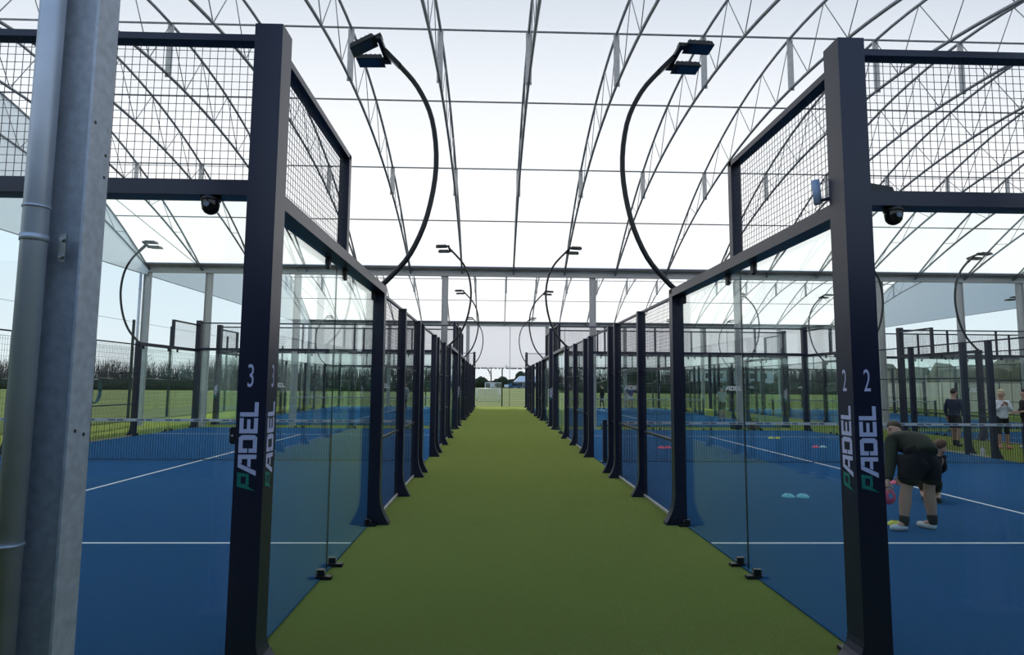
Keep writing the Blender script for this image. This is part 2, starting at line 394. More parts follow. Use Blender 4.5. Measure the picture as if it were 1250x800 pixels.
# ------------------------------------------------------------------ padel court cages
def rail(parent, a, b, mname='rail', mt=None): return MB().box(a, b).build(mname, mt or MT['navy'], parent)
def mesh_panel(parent, o, u, lu, lv, sp=.05, w=.003, name='wire_mesh'):
    """welded mesh in the plane spanned by u (horizontal) and z"""
    m = MB(); o = Vector(o); u = Vector(u); n = Vector((-u.y, u.x, 0))
    k = int(lu/sp)
    for i in range(1, k):
        p = o + u*(lu*i/k); m.wire(p, p+Vector((0,0,lv)), w)
    k = int(lv/sp)
    for i in range(1, k):
        p = o + Vector((0,0,lv*i/k)) + n*w; m.wire(p, p+u*lu, w)
    ob = m.build(name, MT['wire'], parent); return ob
def post(parent, x_out, sx, y0, depth, w, h, flare, name='post', fh=1.):
    """x_out: outer face; sx: +1 if the court lies towards +x"""
    rings = []
    for (z, f) in ((0, 1), (.03, .93), (.08, .68), (.14, .42), (.2, .22), (.28, .07), (.36, 0), (h, 0)):
        xo = x_out - sx*flare*f; xi = x_out + sx*w
        a, b = (xo, xi) if xo < xi else (xi, xo)
        z = z*fh if z < h else z; rings.append([(a,y0,z),(b,y0,z),(b,y0+depth,z),(a,y0+depth,z)])
    return MB().loft(rings).build(name, MT['navy'], parent)
def clamp_bottom(parent, x, y, sx, along_y):
    """black two finger floor clamp holding a glass joint"""
    m = MB()
    if along_y:
        m.box((x-sx*.10 if sx>0 else x-.04, y-.03, 0), (x+.04 if sx>0 else x+.10, y+.03, .03))
        m.box((x-.035, y-.022, .02), (x+.035, y+.022, .085))
        m.tube([(x-sx*.036, y, .06), (x-sx*.042, y, .06)], .014, 8, mi=1)
    else:
        m.box((x-.03, y-sx*.10 if sx>0 else y-.04, 0), (x+.03, y+.04 if sx>0 else y+.10, .03))
        m.box((x-.022, y-.035, .02), (x+.022, y+.035, .085))
        m.tube([(x, y-sx*.036, .06), (x, y-sx*.042, .06)], .014, 8, mi=1)
    return m.build('glass_clamp', [MT['black'], MT['clamp_pad']], parent)
def clamp_top(parent, x, y, z):
    m = MB().box((x-.02, y-.03, z-.10), (x+.02, y+.03, z+.01)); m.tube([(x, y, z-.11), (x, y, z-.09)], .018, 8)
    return m.build('glass_clip', MT['black'], parent)

LET = {  # block letters of the word on the posts: polygons in (along, up)
 'P': [[(0,0),(.30,1.2),(.55,1.2),(.42,.62)], [(.50,1.2),(1.22,1.2),(1.17,.95),(.50,.95)], [(.95,.95),(1.17,.95),(1.10,.45),(.92,.62)], [(.38,.42),(1.10,.45),(.92,.62),(.42,.64)]],
 'A': [[(-.30,0),(.02,0),(.55,1.2),(.27,1.2)], [(.50,.94),(1.08,.94),(1.08,1.2),(.50,1.2)], [(.80,0),(1.08,0),(1.08,.94),(.80,.94)], [(.25,.36),(.80,.36),(.80,.58),(.33,.58)]],
 'D': [[(0,0),(.28,0),(.28,.54),(0,.54)], [(0,.62),(.28,.62),(.28,1.2),(0,1.2)], [(.28,.93),(.85,.93),(1.0,1.2),(.28,1.2)], [(.28,0),(1.0,0),(.85,.27),(.28,.27)], [(.83,.2),(1.0,0),(1.15,.18),(1.15,1.0),(1.0,1.2),(.83,1.0)]],
 'E': [[(0,0),(.28,0),(.28,1.2),(0,1.2)], [(.28,0),(1.0,0),(1.0,.26),(.28,.26)], [(.28,.49),(.92,.49),(.92,.71),(.28,.71)], [(.28,.94),(1.0,.94),(1.0,1.2),(.28,1.2)]],
 'L': [[(0,0),(.28,0),(.28,1.2),(0,1.2)], [(.28,0),(.95,0),(.95,.26),(.28,.26)]]}
def word(parent, origin, along, upv, size, nrm, name='lettering', white=None):
    """PADEL laid flat on a face; size = letter height"""
    o = Vector(origin); a = Vector(along); u = Vector(upv); n = Vector(nrm)*.0015; s = size/1.2
    x = 0; g = MB(); w = MB()
    for ch, adv in (('P',1.28),('A',1.20),('D',1.26),('E',1.10),('L',1.0)):
        mb = g if ch == 'P' else w
        for poly in LET[ch]:
            vs = [o + a*((x+px)*s) + u*(py*s) + n for px, py in poly]
            mb.add(vs, [list(range(len(vs)))])
        x += adv
    w.build(name, white or MT['letter'], parent); g.build(name, MT['letter_green'], parent)
def digit(parent, ch, origin, along, upv, h, wscale, nrm):
    c = bpy.data.curves.new('number', 'FONT'); c.body = ch; c.align_x = 'CENTER'; c.size = h*1.4
    t = bpy.data.objects.new('number', c); col.objects.link(t)
    bpy.context.view_layer.update()
    me = bpy.data.meshes.new_from_object(t.evaluated_get(bpy.context.evaluated_depsgraph_get()))
    bpy.data.objects.remove(t)
    a = Vector(along); u = Vector(upv); o = Vector(origin) + Vector(nrm)*.0015
    for v in me.vertices: v.co = o + a*(v.co.x*wscale) + u*v.co.y
    me.materials.append(MT['letter'])
    ob = bpy.data.objects.new('number', me); col.objects.link(ob); ob.parent = parent

def make_cage(num=None):
    root = empty('padel_cage')
    corner = {}
    for (xo, sx) in ((0, 1), (W, -1)):
        for y0, tag_ in ((0, 'n'), (20-.18, 'f')):
            corner[(sx, tag_)] = post(root, xo, sx, y0, .18, .18, ZP, .10, 'corner_post', .5)
        # long side posts
        for i, s in enumerate(S):
            w, d, h = (.145, .14, Z3A) if i in (0, 7) else (.125, .10, ZM)
            post(root, xo, sx, s-d/2, d, w, h, .12)
        a, b = sorted((xo, xo+sx*.155))
        for (ya, yb) in ((.18, S[0]+.07), (S[7]-.07, 20-.18)):
            rail(root, (a, ya, Z3A), (b, yb, Z3), 'top_rail')
        for (ya, yb, yp) in ((.18, 1.93, 1.87), (18.07, 19.82, 18.05)):
            a4, b4 = sorted((xo, xo+sx*.095)); rail(root, (a4, ya, Z4-.05), (b4, yb, Z4), 'upper_rail')
            rail(root, (a4, yp, Z3), (b4, yp+.08, Z4), 'upper_post')
            mesh_panel(root, (xo+sx*.04, ya, Z3), (0,1,0), yb-ya, Z4-.05-Z3)
        # mesh bays with their horizontal bars; the bay by the net is an open doorway with only a head rail
        c = xo+sx*.075
        for i in range(7):
            ya, yb = S[i]+(.07 if i == 0 else .05), S[i+1]-(.07 if i == 6 else .05)
            rail(root, (c-.02, ya, ZM-.035), (c+.02, yb, ZM), 'head_rail')
            if i == 3: continue
            for z in (1.02, 1.98): rail(root, (c-.015, ya, z-.017), (c+.015, yb, z+.017), 'mid_rail')
            rail(root, (c-.015, ya, .02), (c+.015, yb, .05), 'bottom_rail', MT['light_strip'])
            mesh_panel(root, (c, ya, .05), (0,1,0), yb-ya, ZM-.085)
        # side glass, two panes at each end
        gx = xo+sx*.122
        for (ya, yb) in ((.19, 2.001), (2.011, S[0]-.08), (S[7]+.08, 17.989), (17.999, 19.81)):
            MB().box((gx-.006, ya, .0), (gx+.006, yb, Z3A-.005)).build('glass_pane', MT['glass'], root)
        for yj in (2.006, 17.994): MB().box((gx-.006, yj-.004, .03), (gx+.006, yj+.004, Z3A-.005)).build('joint_seal', MT['black'], root)
        for yj in (1.82, 2.2, 17.8, 18.2, S[0]-.13, S[7]+.13, .32, 19.68):
            clamp_bottom(root, gx, yj, sx, True)
        for yj in (1.70, 2.32, 17.7, 18.3, S[0]-.18, S[7]+.18): clamp_top(root, gx, yj, Z3A)
    # ends
    for yo, sy in ((0, 1), (20, -1)):
        a, b = sorted((yo+sy*.01, yo+sy*.16)); a2, b2 = sorted((yo+sy*.02, yo+sy*.115))
        rail(root, (.18, a, Z3A+.05), (W-.18, b, Z3+.05), 'top_rail')
        rail(root, (.18, a2, 3.985), (W-.18, b2, 4.03), 'upper_rail')
        gy = yo+sy*.09; edges = [.19, 2.05, 4.05, 6.05, 8.05, W-.19]
        for i in range(5):
            MB().box((edges[i]+.005*(i>0), gy-.006, .03), (edges[i+1]-.005*(i<4), gy+.006, Z3A+.045)).build('glass_pane', MT['glass'], root)
            mesh_panel(root, (edges[i], yo+sy*.06, Z3+.05), (1,0,0), edges[i+1]-edges[i], 3.985-Z3-.05)
            if i:
                rail(root, (edges[i]-.03, min(yo+sy*.04, yo+sy*.09), Z3+.05), (edges[i]+.03, max(yo+sy*.04, yo+sy*.09), 3.985), 'upper_post')
                MB().box((edges[i]-.004, gy-.006, .03), (edges[i]+.004, gy+.006, Z3A+.045)).build('joint_seal', MT['black'], root)
                for dx in (-.14, .14): clamp_bottom(root, edges[i]+dx, gy, sy, False)
                for dx in (-.14, .14): clamp_top(root, edges[i]+dx, gy, Z3A+.05)
        # lettering stuck on the glass
        for cx in ((W/2-2.0, W/2+2.0) if sy < 0 else ()):
            word(root, (cx-.4, gy-.0075, 1.55), (1,0,0), (0,0,1), .17, (0,-1,0), white=MT['white'])
    # lettering on the near corner posts: front face and walkway face
    for sx, xo in ((1, 0), (-1, W)):
        p = corner[(sx, 'n')]
        xm = xo + sx*.09
        word(p, (xm+.045 if sx < 0 else xm+.05, 0, 1.085), (0,0,1), (-1,0,0), .112, (0,-1,0))
        ya = .03
        if sx < 0: word(p, (xo, .145, 1.085), (0,0,1), (0,-1,0), .112, (1,0,0))
        else: word(p, (xo, .035, 1.085), (0,0,1), (0,1,0), .112, (-1,0,0))
        if num:
            digit(p, num, (xm+(-.012 if sx < 0 else .002), 0, 1.72), (1,0,0), (0,0,1), .145, .5, (0,-1,0))
            if sx < 0: digit(p, num, (xo, .09, 1.72), (0,1,0), (0,0,1), .145, .5, (1,0,0))
            else: digit(p, num, (xo, .09, 1.72), (0,-1,0), (0,0,1), .145, .5, (-1,0,0))
    return root
plain = make_cage()
CN = (('court on the left of the walkway', 'court on the right of the walkway', 'court beyond the second walkway'))
cages = {}
for r, y0 in enumerate((D0, D1)):
    for i, x0 in enumerate(XC):
        if r == 0 and i < 2: o = make_cage('3' if i == 0 else '2')
        elif r == 0: o = plain
        else: o = copy_tree(plain)
        o.location = (x0, y0, 0); cages[(r, i)] = o
        tag(o, [['navy steel and glass padel court cage marked 3, nearest on the left', 'navy steel and glass padel court cage marked 2, nearest on the right', 'navy steel and glass padel cage farther right beyond the second walkway'],
                ['navy steel and glass padel cage behind court 3 on the left', 'navy steel and glass padel cage behind court 2 on the right', 'navy steel and glass padel cage at the back right corner']][r][i], 'padel court', 'padel court cages')

# ------------------------------------------------------------------ nets
def make_net():
    root = empty('court_net')
    L = W-.5
    m = MB(); n = 170
    for i in range(1, n): x = -L/2+L*i/n; m.wire((x,0,.03), (x,0,.86), .006)
    for i in range(0, 18): z = .03+i*.0465; m.wire((-L/2,.003,z), (L/2,.003,z), .0022)
    m.build('netting', MT['net'], root)
    MB().box((-L/2,-.006,.855),(L/2,.006,.915)).build('top_tape', MT['tape'], root)
    x = -L/2+.3; p = MB()
    while x < L/2-.4:
        p.box((x,-.0075,.868),(x+.16,.0075,.902)); p.box((x+.2,-.0075,.868),(x+.33,.0075,.902)); x += .62
    p.build('tape_print', MT['tape_dark'], root)
    MB().bar((-L/2,0,.03),(L/2,0,.03),.012).build('bottom_cord', MT['net'], root)
    for s in (-1, 1):
        q = MB().box((s*L/2-.045+s*.045,-.045,0),(s*L/2+.045+s*.045,.045,.95)); q.box((s*L/2-.09+s*.045,-.09,.012),(s*L/2+.09+s*.045,.09,.026))
        q.build('net_post', MT['navy'], root)
    return root
proto = make_net(); first = True
for r, y0 in enumerate((D0, D1)):
    for i, x0 in enumerate(XC):
        o = proto if first else copy_tree(proto); first = False
        o.location = (x0+W/2, y0+9.9, .012)
        tag(o, [['black court net with white tape across court 3, nearest on the left', 'black court net with white tape across court 2, behind the bending man', 'black court net with white tape beyond the second walkway on the right'],
                ['black court net with white tape in the far left court', 'black court net with white tape in the far court right of the walkway', 'black court net with white tape in the back right corner court']][r][i], 'net', 'padel nets')

# ------------------------------------------------------------------ curved floodlight masts
def make_mast(tilt0=.04, ys=1):
    root = empty('floodlight_mast')      # outward = -x, court towards +x
    ctl = [(.02,2.99),(-.10,3.10),(-.36,3.42),(-.57,3.93),(-.675,4.60),(-.61,5.23),(-.41,5.68),(-.15,5.99)]
    pts = []
    P_ = [ctl[0]]+ctl+[ctl[-1]]
    for i in range(1, len(P_)-2):
        p0, p1, p2, p3 = [Vector(q) for q in P_[i-1:i+3]]
        for k in range(4):
            t = k/4; q = .5*((2*p1)+(-p0+p2)*t+(2*p0-5*p1+4*p2-p3)*t*t+(-p0+3*p1-3*p2+p3)*t**3); pts.append((q.x, 0, q.y))
    pts.append((ctl[-1][0], 0, ctl[-1][1]))
    MB().tube(pts, .034, 10).build('mast', MT['mast'], root)
    MB().box((-.06,-.06,2.94),(.08,.06,3.0)).build('base_block', MT['mast'], root)
    # bracket and two lamps
    m = MB().bar((-.17,0,5.965),(.05,0,6.19), .08, .06); m.bar((.075,-.25*ys,6.225),(.035,.25*ys,6.15), .06, .05)
    m.build('bracket', MT['mast'], root)
    for (x, yl, z, tilt) in ((.13, -.19, 6.235, tilt0), (.08, .19, 6.15, .02)):
        R = Matrix.Rotation(tilt, 3, 'Y'); o = Vector((x, yl*ys, z))
        def T(p): return o + R @ Vector(p)
        b = MB()
        lo = [(0,-.125,-.035),(.36,-.125,-.035),(.36,.125,-.035),(0,.125,-.035)]
        hi = [(.02,-.105,.03),(.33,-.105,.03),(.33,.105,.03),(.02,.105,.03)]
        b.loft([[T(p) for p in lo], [T(p) for p in hi]])
        for k in range(5): b.add([T(p) for p in [(.04+.06*k,-.1,.03),(.052+.06*k,-.1,.03),(.052+.06*k,.1,.03),(.04+.06*k,.1,.03),(.04+.06*k,-.1,.042),(.052+.06*k,-.1,.042),(.052+.06*k,.1,.042),(.04+.06*k,.1,.042)]], [(4,5,6,7),(0,1,5,4),(1,2,6,5),(2,3,7,6),(3,0,4,7)])
        b.add([T(p) for p in [(-.09,-.05,-.03),(.02,-.05,-.03),(.02,.05,-.03),(-.09,.05,-.03),(-.09,-.05,.02),(.02,-.05,.02),(.02,.05,.02),(-.09,.05,.02)]], [(0,3,2,1),(4,5,6,7),(0,1,5,4),(1,2,6,5),(2,3,7,6),(3,0,4,7)])
        lp = b.build('lamp', MT['mast'], root)
        MB().add([T(p) for p in [(.07,-.105,-.037),(.345,-.105,-.037),(.345,.105,-.037),(.07,.105,-.037)]], [(0,3,2,1)]).build('lens', MT['lamp_glass'], lp)
    return root
proto_mast = {1: make_mast(), -1: make_mast(.04, -1)}; tilted = make_mast(.5, -1); used = set()
CT = [['the near left court', 'the near middle court', 'the near outer right court'], ['the far left court', 'the far middle court', 'the far outer right court']]
for r, y0 in enumerate((D0, D1)):
    for i, x0 in enumerate(XC):
        for sx, xo in ((1, x0), (-1, x0+W)):
            for j, s in enumerate((S[0], S[7])):
                if r == 0 and ((i == 0 and sx == 1 and j == 0) or (i == 2 and j == 0) or (i == 1 and sx == -1 and j == 0)): continue   # outside the frame
                if r == 0 and i == 0 and sx == -1 and j == 0: o = tilted
                else: o = proto_mast[sx] if sx not in used else copy_tree(proto_mast[sx]); used.add(sx)
                o.location = (xo+sx*.06, y0+s, 0); o.rotation_euler = (0, 0, 0 if sx > 0 else PI)
                side = ('left' if sx > 0 else 'right')
                tag(o, f"curved twin floodlight mast, {'first' if j == 0 else 'second'} along the {side} side of {CT[r][i]}", 'floodlight', 'curved court floodlights')

# ------------------------------------------------------------------ small fittings on the near frames
def dome_camera(x, label):
    root = empty('dome_camera', (x, D0+.07, Z3A+.05), label=label, cat='camera')
    MB().lathe([(.0,0),(.062,0),(.062,-.025),(.058,-.03)], n=20).build('mount', MT['black'], root)
    MB().lathe([(.056,-.03),(.056,-.055),(.05,-.085),(.035,-.105),(.015,-.115),(.0,-.117)], n=20).build('dome', mat('dome_black', (.012,.012,.014), .12), root)
    MB().tube([(0,-.054,-.06),(0,-.058,-.06)], .018, 10).build('lens', MT['lamp_glass'], root)
dome_camera(-1.85, 'black dome camera under the front rail left of the walkway')
dome_camera(2.66, 'black dome camera under the front rail right of the walkway')
root = empty('sensor_tube', (2.275, D0+.26, 3.02), label='small pale blue cylinder on the side of the corner post marked 2', cat='sensor')
MB().tube([(-.02,0,.0),(-.035,0,.17)], .028, 14).build('barrel', MT['tube'], root)
MB().tube([(-.02,0,.02),(.03,-.10,.02)], .012, 6).build('bracket', MT['navy'], root)
o = MB().add([(2.475,D0+.02,Z3+.05),(2.64,D0+.02,Z3+.05),(2.64,D0+.15,Z3+.05),(2.475,D0+.15,Z3+.05),(2.475,D0+.02,Z3+.105),(2.63,D0+.02,Z3+.08),(2.63,D0+.15,Z3+.08),(2.475,D0+.15,Z3+.105)],
   [(0,3,2,1),(4,5,6,7),(0,1,5,4),(1,2,6,5),(2,3,7,6),(3,0,4,7)]).build('control_box', MT['black'])
tag(o, 'small black wedge-shaped box on top of the front rail of court 2', 'box')
root = empty('push_button_box', (-1.605, D0+.03, 1.42), label='small black rounded box on the left side of the post marked 3', cat='box')
MB().loft([[(-.022, y, -.04),(-.012,y,-.052),(.015,y,-.052),(.015,y,.052),(-.012,y,.052),(-.022,y,.04)] for y in (-.025,.025) for f in (0,)]).build('case', MT['black'], root)
MB().tube([(-.005,-.026,0),(-.005,-.030,0)], .007, 8).build('button', MT['light_strip'], root)

# ------------------------------------------------------------------ training discs
def disc(x, y, mt, label, z=.0125, rx=0, ry=0):
    o = MB().lathe([(.10,0),(.098,.006),(.085,.022),(.06,.043),(.034,.055),(.03,.055),(.058,.040),(.083,.018),(.096,.001)], n=20).build('marker_disc', mt)
    o.location = (x, y, z); o.rotation_euler = (rx, ry, 0)
    return tag(o, label, 'marker cone', 'training marker discs')
disc(4.64, 9.62, MT['cyan'], 'cyan marker disc of a touching pair, the one closer to the walkway')
disc(4.86, 9.60, MT['cyan'], 'cyan marker disc of a touching pair, the one closer to the bending man')
disc(4.62, 16.85, MT['pink'], 'pink marker disc beyond the net, seen through the walkway mesh')
disc(4.82, 16.9, MT['pink'], 'pink marker disc behind the net, close behind a post edge')
disc(9.16, 17.25, MT['pink'], 'pink marker disc beyond the net beside a pale cyan one')
disc(9.38, 17.27, MT['palecyan'], 'pale cyan marker disc beyond the net beside a pink one')
disc(9.18, 20.1, MT['yellow'], 'yellow marker disc far beyond the net, nearer the walkway of two')
disc(9.40, 20.1, MT['yellow'], 'yellow marker disc far beyond the net, farther from the walkway of two')
disc(7.25, 10.95, MT['pink'], 'pink marker disc on the white centre line behind the bending man')
disc(5.08, 7.72, MT['yellow'], 'yellow marker disc on the court at the feet of the bending man')

# ------------------------------------------------------------------ people
dg = bpy.context.evaluated_depsgraph_get
def skin(name, verts, edges, radii, mt, parent, sub=1, extra=None, root=0):
    me = bpy.data.meshes.new(name); me.from_pydata([tuple(v) for v in verts], edges, [])
    ob = bpy.data.objects.new(name, me); col.objects.link(ob)
    ob.modifiers.new('s', 'SKIN'); sk = me.skin_vertices[0].data
    for i, r in enumerate(radii):
        sk[i].radius = (r, r) if not isinstance(r, tuple) else r
        sk[i].use_root = (i == root)
    ss = ob.modifiers.new('d', 'SUBSURF'); ss.levels = sub; ss.render_levels = sub
    bpy.context.view_layer.update()
    nm = bpy.data.meshes.new_from_object(ob.evaluated_get(dg()))
    bpy.data.objects.remove(ob); bpy.data.meshes.remove(me)
    if extra:
        bm = bmesh.new(); bm.from_mesh(nm); em = extra.mesh('x', mt); bm.from_mesh(em); bm.to_mesh(nm); bm.free()
    nm.materials.clear(); nm.materials.append(mt)
    for p in nm.polygons: p.use_smooth = True; p.material_index = 0
    o = bpy.data.objects.new(name, nm); col.objects.link(o); o.parent = parent
    return o
def chain(J, names, r, off=None):
    vs = [J[n] for n in names]; return vs, [(i, i+1) for i in range(len(vs)-1)], r
def fingers(mb, wrist, elbow, curl=.5, side=1):
    """five fingers from the palm at the end of the forearm"""
    d = (wrist-elbow).normalized()
    s = d.cross(Vector((0,0,1)));
    if s.length < .2: s = d.cross(Vector((0,1,0)))
    s.normalize(); n = s.cross(d).normalized()
    palm = wrist + d*.09
    for k, (o, l) in enumerate(((-.032,.062),(-.011,.075),(.011,.08),(.032,.07))):
        a = palm - d*.01 + s*o; b = a + d*l*.5 - n*l*.15*curl; c = b + d*l*.4 - n*l*.4*curl
        mb.tube([a, b, c], [.0095,.009,.007], 6)
    a = wrist + d*.03 - s*.03*side; mb.tube([a, a+d*.03-s*.03*side, a+d*.065-s*.035*side-n*.01], [.011,.0105,.008], 6)
    return palm
def person(label, J, wear, hairm, face_dir, loc=(0,0,0), rz=0, scale=1., shoes=None, socks=None, hair_len=0, bulk=1.):
    """J: joints in metres (local, facing +y when upright)"""
    J = {k: Vector(v) for k, v in J.items()}
    root = empty('person', loc, rz, label, 'person'); root.scale = (scale,)*3
    f = Vector(face_dir).normalized()
    hu = (J['head']-J['neck']).normalized()
    for sd in 'LR': J['calf'+sd] = J['knee'+sd].lerp(J['ankle'+sd], .32)
    names = ['calfL','calfR','pelvis','waist','chest','neck','headlow','head','headtop',
             'hipL','kneeL','ankleL','ballL','hipR','kneeR','ankleR','ballR',
             'shL','elL','wrL','paL','shR','elR','wrR','paR']
    J['headlow'] = J['neck'].lerp(J['head'], .55)+f*.012; J['headtop'] = J['head']+hu*.085
    mb = MB()
    for sd, s in (('L', 1), ('R', -1)): J['pa'+sd] = fingers(mb, J['wr'+sd], J['el'+sd], .6, s)
    R = dict(pelvis=.125, waist=.115, chest=.135, neck=.058, headlow=.075, head=.092, headtop=.07)
    for sd in 'LR': R.update({'hip'+sd: .082, 'knee'+sd: .056*bulk, 'calf'+sd: .066*bulk, 'ankle'+sd: .036*bulk, 'ball'+sd: .035, 'sh'+sd: .058, 'el'+sd: .042, 'wr'+sd: .028, 'pa'+sd: .032})
    idx = {n: i for i, n in enumerate(names)}
    E_ = [('pelvis','waist'),('waist','chest'),('chest','neck'),('neck','headlow'),('headlow','head'),('head','headtop')]
    for sd in 'LR': E_ += [('pelvis','hip'+sd),('hip'+sd,'knee'+sd),('knee'+sd,'calf'+sd),('calf'+sd,'ankle'+sd),('ankle'+sd,'ball'+sd),('chest','sh'+sd),('sh'+sd,'el'+sd),('el'+sd,'wr'+sd),('wr'+sd,'pa'+sd)]
    skin('body', [J[n] for n in names], [(idx[a], idx[b]) for a, b in E_], [R[n] for n in names], MT['skin'], root, 2, mb, idx['pelvis'])
    # face
    side = f.cross(hu).normalized(); h = J['head']
    for s in (-1, 1):
        e = h + f*.082 + side*.032*s + hu*.004
        MB().lathe([(0,.009),(.008,.005),(.011,0),(.008,-.005),(0,-.009)], e, 8).build('eye', MT['eye'], root)
        e = h + side*.092*s - hu*.01; MB().lathe([(0,.03),(.014,.018),(.016,0),(.012,-.02),(0,-.028)], e, 8).build('ear', MT['skin'], root)
    MB().tube([h+f*.085+hu*.0, h+f*.108-hu*.03, h+f*.088-hu*.04], [.008,.014,.008], 6).build('nose', MT['skin'], root)
    MB().bar(h+f*.083-hu*.058-side*.022, h+f*.083-hu*.058+side*.022, .01).build('mouth', MT['lip'], root)
    # hair: cap over the back and crown of the head
    hv = [h+hu*.075+f*.05, h+hu*.098-f*.005, h+hu*.055-f*.05, h-hu*.02-f*.06] + ([h-hu*(.02+hair_len)-f*.06] if hair_len else [])
    skin('hair', hv, [(i, i+1) for i in range(len(hv)-1)], [.06,.088,.086,.07]+([.05] if hair_len else []), hairm, root, 2)
    # clothes
    for w in wear:
        kind, mt = w[0], MT[w[1]]
        if kind == 'top':
            n2 = ['hemtop','pelvis','waist','chest','collar','shL','elL','cuffL','shR','elR','cuffR']
            J['hemtop'] = J['pelvis'] + (J['pelvis']-J['waist'])*.35
            J['collar'] = J['chest'].lerp(J['neck'], .72)
            for sd in 'LR': J['cuff'+sd] = J['el'+sd].lerp(J['wr'+sd], w[2])
            rr = [.165,.165,.155,.165,.085,.080,.062,.045,.080,.062,.045]; ix = {n: i for i, n in enumerate(n2)}
            ed = [('hemtop','pelvis'),('pelvis','waist'),('waist','chest'),('chest','collar'),('chest','shL'),('shL','elL'),('chest','shR'),('shR','elR')]
            if w[2] > 0: ed += [('elL','cuffL'),('elR','cuffR')]
            else:
                n2 = [n for n in n2 if not n.startswith('cuff')]; 
                for sd in 'LR': J['el'+sd+'s'] = J['sh'+sd].lerp(J['el'+sd], .8)
                n2 = [n+'s' if n in ('elL','elR') else n for n in n2]; ed = [(a, b+'s' if b in ('elL','elR') else b) for a, b in ed]
                rr = [.16,.16,.15,.16,.082,.078,.066,.078,.066]; ix = {n: i for i, n in enumerate(n2)}
            skin('top', [J[n] for n in n2], [(ix[a], ix[b]) for a, b in ed], [q*bulk for q in rr], mt, root, 2)
        if kind == 'bottom':
            n2 = ['waist2','pelvis']; rr = [.15,.158]; ed = [('waist2','pelvis')]; J['waist2'] = J['pelvis'].lerp(J['waist'], .6)
            for sd in 'LR':
                if w[2] <= 1:
                    J['hem'+sd] = J['hip'+sd].lerp(J['knee'+sd], w[2]); n2 += ['hip'+sd,'hem'+sd]; rr += [.105, w[3]]; ed += [('pelvis','hip'+sd),('hip'+sd,'hem'+sd)]
                else:
                    J['hem'+sd] = J['knee'+sd].lerp(J['ankle'+sd], w[2]-1); n2 += ['hip'+sd,'knee'+sd,'hem'+sd]; rr += [.095,.064,w[3]]; ed += [('pelvis','hip'+sd),('hip'+sd,'knee'+sd),('knee'+sd,'hem'+sd)]
            ix = {n: i for i, n in enumerate(n2)}
            skin('bottoms', [J[n] for n in n2], [(ix[a], ix[b]) for a, b in ed], [q*bulk for q in rr], mt, root, 2)
    for sd in 'LR':
        a, b = J['ankle'+sd], J['ball'+sd]; k = J['knee'+sd]
        if socks: skin('sock', [a.lerp(k, -.14), a.lerp(k, .14), a.lerp(k, .30)], [(0,1),(1,2)], [.05*bulk,.052*bulk,.062*bulk], MT[socks], root, 1)
        d = (b-a); d.z = 0; d.normalize()
        z = .042
        A = Vector((a.x, a.y, z)); v = [A-d*.05, A+d*.04, A+d*.12, A+d*.19]
        skin('shoe', v, [(0,1),(1,2),(2,3)], [.043,.048,.045,.034], MT[shoes or 'whiteshoe'], root, 1)
    return root
def standing(arm='down', step=0.0):
    J = dict(pelvis=(0,0,.94), waist=(0,.01,1.08), chest=(0,0,1.29), neck=(0,.0,1.47), head=(0,.025,1.62),
             hipL=(-.09,0,.88), kneeL=(-.10,.03+step*.5,.49), ankleL=(-.10,step,.09), ballL=(-.12,.12+step,.045),
             hipR=(.09,0,.88), kneeR=(.10,.03-step*.3,.49), ankleR=(.10,-step,.09), ballR=(.12,.12-step,.045),
             shL=(-.17,0,1.39), shR=(.17,0,1.39))
    if arm == 'down': J.update(elL=(-.24,-.02,1.12), wrL=(-.24,.06,.88), elR=(.24,-.02,1.12), wrR=(.24,.06,.88))
    if arm == 'chin': J.update(elL=(-.22,.10,1.12), wrL=(-.06,.20,1.32), elR=(.22,.10,1.12), wrR=(.06,.20,1.30))
    if arm == 'hips': J.update(elL=(-.30,-.06,1.15), wrL=(-.16,.05,1.0), elR=(.30,-.06,1.15), wrR=(.16,.05,1.0))
    if arm == 'front': J.update(elL=(-.22,.02,1.13), wrL=(-.12,.24,1.08), elR=(.22,.02,1.13), wrR=(.12,.24,1.08))
    return J
# the man bending down in court 2 (world metres about his feet)
BM = dict(pelvis=(5.27,7.42,.92), waist=(5.27,7.53,1.03), chest=(5.29,7.75,1.08), neck=(5.31,7.93,1.08), head=(5.33,8.02,1.15),
          hipL=(5.14,7.41,.86), kneeL=(5.04,7.43,.46), ankleL=(4.98,7.40,.09), ballL=(4.87,7.39,.045),
          hipR=(5.40,7.45,.86), kneeR=(5.38,7.50,.46), ankleR=(5.38,7.46,.09), ballR=(5.32,7.56,.045),
          shL=(5.07,7.70,1.04), elL=(4.97,7.58,.79), wrL=(4.84,7.46,.57), shR=(5.50,7.78,1.05), elR=(5.46,7.92,.78), wrR=(5.30,7.86,.60))
BM = {k: (v[0]-5.2, v[1]-7.45, v[2]) for k, v in BM.items()}
man = person('man in olive jumper and black shorts bending over to lift a pink disc', BM, [('top','olive',.95), ('bottom','blackcloth',.85,.118)], MT['hair_brown'],
       (-.5,.4,-.75), (5.2,7.45,.012), 0, 1., 'whiteshoe', 'sock', 0, 1.14)
disc(4.815, 7.43, MT['pink'], 'pink marker disc held in the hand of the bending man', z=.42, rx=1.35, ry=.2)
